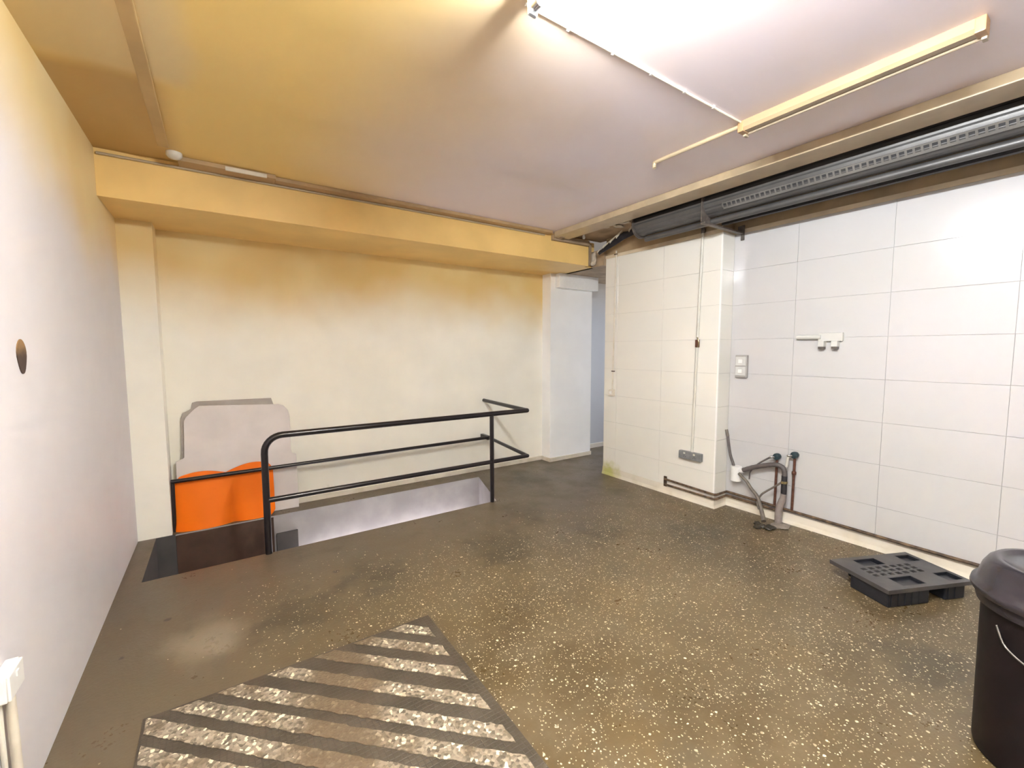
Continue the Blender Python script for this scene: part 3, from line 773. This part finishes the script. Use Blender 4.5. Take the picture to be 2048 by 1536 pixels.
# conduit down to the grey double socket
sk = thing('double_socket', 'grey metal double socket low on the tiled pier', 'socket', (XP-.02, 2.575, .44))
b = new(); bx(b, XP-.040, 2.452, .432, XP, 2.700, .512, .005); obj('back_box', b, 'socket_grey', sk)
b = new(); bx(b, XP-.047, 2.456, .436, XP-.040, 2.696, .508, .003); fp = obj('face_plate', b, 'socket_grey', sk)
for y in (2.52, 2.63):
    b = new(); bx(b, XP-.052, y-.010, .485, XP-.047, y+.010, .502, .001); obj('rocker', b, 'conduit_grey', fp)
    b = new()
    for dy in (-.011, .011): bx(b, XP-.0476, y+dy-.003, .455, XP-.0468, y+dy+.003, .461)
    bx(b, XP-.0476, y-.002, .468, XP-.0468, y+.002, .476); obj('pin_slots', b, 'rubber', fp)
cd = thing('cable_conduit', 'pale grey conduit running down the pier to the grey socket', 'conduit', (XP-.012, 2.55, .5))
b = new(); tube(b, [(XP-.013, 2.565, .51), (XP-.013, 2.548, 1.58)], .0125, 12); obj('lower_pipe', b, 'conduit_grey', cd, True)
b = new(); tube(b, [(XP-.013, 2.545, 1.66), (XP-.013, 2.522, 2.66)], .0135, 12); obj('upper_pipe', b, 'conduit_grey', cd, True)
b = new(); bx(b, XP-.03, 2.527, 1.565, XP, 2.560, 1.64, .004); obj('cracked_joint', b, 'copper', cd)
b = new(); tube(b, smooth_path([(XP-.018, 2.548, 1.66), (XP-.034, 2.53, 1.655), (XP-.036, 2.517, 1.615), (XP-.03, 2.525, 1.575), (XP-.02, 2.545, 1.565)], 5), .0045, 8); obj('bare_wire', b, 'brass', cd, True)
b = new(); lathe(b, [(.018, 2.66), (.02, 2.665), (.02, 2.71), (.012, 2.72)], (XP-.013, 2.521, 0), 'z', 14); obj('gland', b, 'steel_grim', cd, True)
ps = thing('light_switch', 'small white switch at the corridor end of the tiled pier', 'switch', (XP-.02, 3.655, 1.0))
b = new(); bx(b, XP-.034, 3.620, .985, XP, 3.695, 1.065, .008); obj('back_box', b, 'cream_plastic', ps)
b = new(); bx(b, XP-.042, 3.638, 1.005, XP-.034, 3.677, 1.045, .003); obj('rocker', b, 'white_plastic', ps)
cd = thing('cable_conduit', 'thin cream conduit down to the small white switch', 'conduit', (XP-.01, 3.65, 1.06))
b = new(); tube(b, [(XP-.008, 3.655, 1.06), (XP-.008, 3.628, 2.70)], .0085, 10); obj('pipe', b, 'cream_plastic', cd, True)
for z in (1.285, 2.66):
    b = new(); bx(b, XP-.019, 3.642-.016-.01*(z-1.28), z-.006, XP, 3.642+.026-.01*(z-1.28), z+.006, .002); obj('saddle', b, 'rust', cd)

# ------------------------------------------------------------------ rusty pipes along the foot of the wall
b = new(); tube(b, [(XP+.01, 2.875, .158), (XP-.024, 2.870, .158), (XP-.024, 2.31, .143), (XP+.0, 2.297, .143), (XR-.03, 2.297, .143), (XR-.030, 2.28, .143), (XR-.030, 1.70, .128), (XR-.030, .9, .118), (XR-.030, -1.2, .112)], .0115, 10)
tag(obj('copper_pipe', b, 'rust', None, True), 'long rusty pipe along the foot of the tiled wall, upper of two', 'pipe')
b = new(); tube(b, [(XP+.01, 2.872, .102), (XP-.024, 2.868, .102), (XP-.024, 2.31, .100), (XP+.0, 2.297, .100), (XR-.03, 2.297, .103), (XR-.030, 2.28, .103), (XR-.030, 1.84, .098)], .011, 10)
tag(obj('copper_pipe', b, 'rust', None, True), 'short rusty pipe along the foot of the pier, lower of two', 'pipe')
b = new(); bx(b, XP-.012, 2.86, .075, XP, 2.895, .185, .003)
tag(obj('wall_plate', b, 'rust'), 'corroded plate where the two rusty pipes enter the pier', 'plate')

# taps with copper risers
def tap(y, z, zlow, label, spout):
    t = thing('wall_tap', label, 'tap', (XR-.05, y, zlow))
    b = new(); tube(b, [(XR-.03, y, z), (XR-.03, y+.004, zlow)], .0105, 10); obj('copper_riser', b, 'copper', t, True)
    b = new(); lathe(b, [(.022, -.028), (.026, -.024), (.026, -.01), (.018, 0)], (XR, y, z), 'x', 20); obj('wall_flange', b, 'teal', t, True)
    b = new(); lathe(b, [(.012, -.062), (.027, -.058), (.030, -.048), (.030, -.032), (.020, -.026)], (XR, y, z), 'x', 20); obj('knob', b, 'teal', t, True)
    b = new(); tube(b, smooth_path([(XR-.045, y+.005, z-.005), (XR-.068, y+.03, z-.006), (XR-.070, y+.043, z-.012)], 3), .0105, 10); obj('spout', b, 'chrome', t, True)
    return t
t1 = tap(1.845, .588, .140, 'blue-green capped tap with a hose on it, left of the pair on the tiles', True)
t2 = tap(1.702, .630, .130, 'blue-green capped tap with a bare spout, right of the pair on the tiles', False)
b = new(); lathe(b, [(.014, .455), (.018, .46), (.018, .48), (.014, .485)], (XR-.03, 1.703, 0), 'z', 14); obj('union', b, 'copper', t2, True)
b = new(); tube(b, [(XR-.068, 1.742, .612), (XR-.068, 1.748, .52)], .011, 10); obj('tap_shadow', b, 'conduit_grey', t2, True)  # solid grey stub drawn for the shadow hanging below this tap

# waste pipe
wp = thing('waste_pipe', 'grey waste pipe rising from the floor and bending to a white cup', 'waste pipe', (4.06, 1.79, 0))
hp = smooth_path([(4.06, 2.129, .401), (4.06, 2.015, .46), (4.06, 1.86, .516), (4.06, 1.80, .520), (4.06, 1.768, .50), (4.06, 1.757, .455), (4.06, 1.757, .43)], 6)
b = new(); tube(b, hp, [.0205+.0016*(i % 2) for i in range(len(hp))], 14); obj('ribbed_hose', b, 'hose_grey', wp, True, 60)
b = new(); lathe(b, [(.0225, .275), (.0225, .44)], (4.06, 1.757, 0), 'z', 16); obj('rubber_sleeve', b, 'rubber', wp, True)
b = new(); lathe(b, [(.0255, .372), (.0262, .377), (.0262, .388), (.0255, .393)], (4.06, 1.757, 0), 'z', 16); bx(b, 4.024, 1.745, .374, 4.038, 1.768, .392); obj('hose_clip', b, 'brass', wp)
b = new(); tube(b, smooth_path([(4.06, 1.757, .28), (4.06, 1.765, .22), (4.06, 1.785, .15), (4.06, 1.79, .10), (4.06, 1.791, 0)], 4), [.024]*4+[.029]*13, 16); obj('floor_pipe', b, 'pipe_beige', wp, True)
b = new(); lump(b, (4.015, 1.745, .004), .075, 1.25, 1.1, .10)
tag(obj('mortar_patch', b, 'mortar', None, True, 60), 'pale mortar patch on the floor at the foot of the waste pipe', 'mortar patch')
cup = thing('drain_cup', 'white plastic drain cup by the tiled pier with hoses in it', 'drain cup', (4.07, 2.185, .28))
b = new(); lathe(b, [(.040, .285), (.046, .289), (.048, .34), (.050, .42), (.050, .428)], (4.07, 2.19, 0), 'z', 28); obj('cup', b, 'white_plastic', cup, True)
b = new(); tube(b, [(4.063, 2.165, .385), (4.06, 2.118, .408)], .027, 16); obj('outlet_collar', b, 'white_plastic', cup, True)
b = new(); bx(b, 4.09, 2.155, .32, XR, 2.215, .38, .004); obj('wall_clip', b, 'white_plastic', cup)
hs = thing('drain_hose', 'grey hose with pale end standing up out of the white cup', 'hose', (4.07, 2.22, .43))
up = smooth_path([(4.07, 2.212, .40), (4.07, 2.222, .45), (4.07, 2.251, .524), (4.073, 2.275, .633), (4.075, 2.288, .709)], 5)
b = new(); tube(b, up, .0125, 12); obj('hose', b, 'hose_grey', hs, True)
b = new(); tube(b, [(4.075, 2.287, .70), (4.078, 2.305, .765)], [.014, .0135], 12); obj('pale_end', b, 'hose_old', hs, True)
def hose(label, pts, r, mat, n=5):
    b = new(); pp = smooth_path(pts, n)
    rad = [r[0]+(r[1]-r[0])*i/(len(pp)-1) for i in range(len(pp))]
    tube(b, pp, rad, 12)
    return tag(obj('drain_hose', b, mat, None, True), label, 'hose')
hose('dirty beige hose slanting from the white cup down to the floor', [(4.035, 2.145, .376), (4.035, 2.068, .313), (4.03, 2.024, .263), (4.025, 1.963, .204), (4.015, 1.929, .135), (3.99, 1.893, .061), (3.95, 1.862, .022)], (.0125, .019), 'hose_old')
hose('thin beige hose looping from the waste pipe clip to the slanting hose', [(4.034, 1.757, .392), (4.03, 1.821, .331), (4.03, 1.887, .272), (4.025, 1.930, .225), (4.02, 1.957, .153), (4.00, 1.93, .10)], (.008, .009), 'hose_old')
hose('thin grey braided hose drooping from the left tap to the drain', [(4.068, 1.888, .576), (4.07, 1.939, .536), (4.075, 1.99, .493), (4.085, 2.03, .45), (4.09, 2.068, .394), (4.09, 2.074, .326)], (.008, .006), 'hose_grey')
b = new()
for k in range(9): lump(b, (3.845+random.uniform(-.05, .07), 1.82+random.uniform(-.06, .06), .010), random.uniform(.018, .036), 1.2, 1.2, .6)
o = obj('debris_heap', b, 'debris', None, True, 60); o['kind'] = 'stuff'
tag(o, 'small heap of wet dark muck on the floor at the hose ends', 'muck')

# ------------------------------------------------------------------ left wall: socket and rust mark
so = thing('wall_socket', 'white surface socket box low on the left wall', 'socket', (XL+.02, 1.945, .478))
b = new(); bx(b, XL, 1.885, .478, XL+.032, 2.002, .562, .005); obj('back_box', b, 'white_plastic', so)
b = new(); bx(b, XL+.032, 1.888, .481, XL+.040, 1.999, .559, .003); fpl = obj('face_plate', b, 'white_plastic', so)
b = new(); bx(b, XL+.010, 2.002, .498, XL+.032, 2.024, .518, .004); obj('side_lug', b, 'white_plastic', so)
b = new(); bx(b, XL+.040, 1.935, .53, XL+.044, 1.952, .548, .001); obj('rocker', b, 'white_plastic', fpl)
b = new(); tube(b, [(XL+.020, 1.945, .478), (XL+.020, 1.952, .02)], .0125, 12)
tag(obj('cable_conduit', b, 'cream_plastic', None, True), 'white conduit below the socket box on the left wall', 'conduit')
b = new(); tube(b, [(XL+.008, 1.905, .478), (XL+.008, 1.903, .02)], .007, 10)  # grey strip modelled for the shadow left of the conduit
tag(obj('cable', b, 'conduit_grey', None, True), 'grey strip for the shadow beside the conduit under the left socket', 'cable')
b = new(); ring = []
for k in range(24):
    a = 2*PI*k/24; w_ = .047*(1+.06*math.sin(3*a)); h_ = .064 if math.sin(a) > 0 else .066
    ring.append((XL, 2.377+w_*math.cos(a)*(1-.18*(math.sin(a) < 0)*abs(math.sin(a))), 1.528+h_*math.sin(a)))
prism(b, ring, (.003, 0, 0))
tag(obj('rust_stain', b, 'rust_mark'), 'oval brown rust scar on the white left wall', 'rust scar')
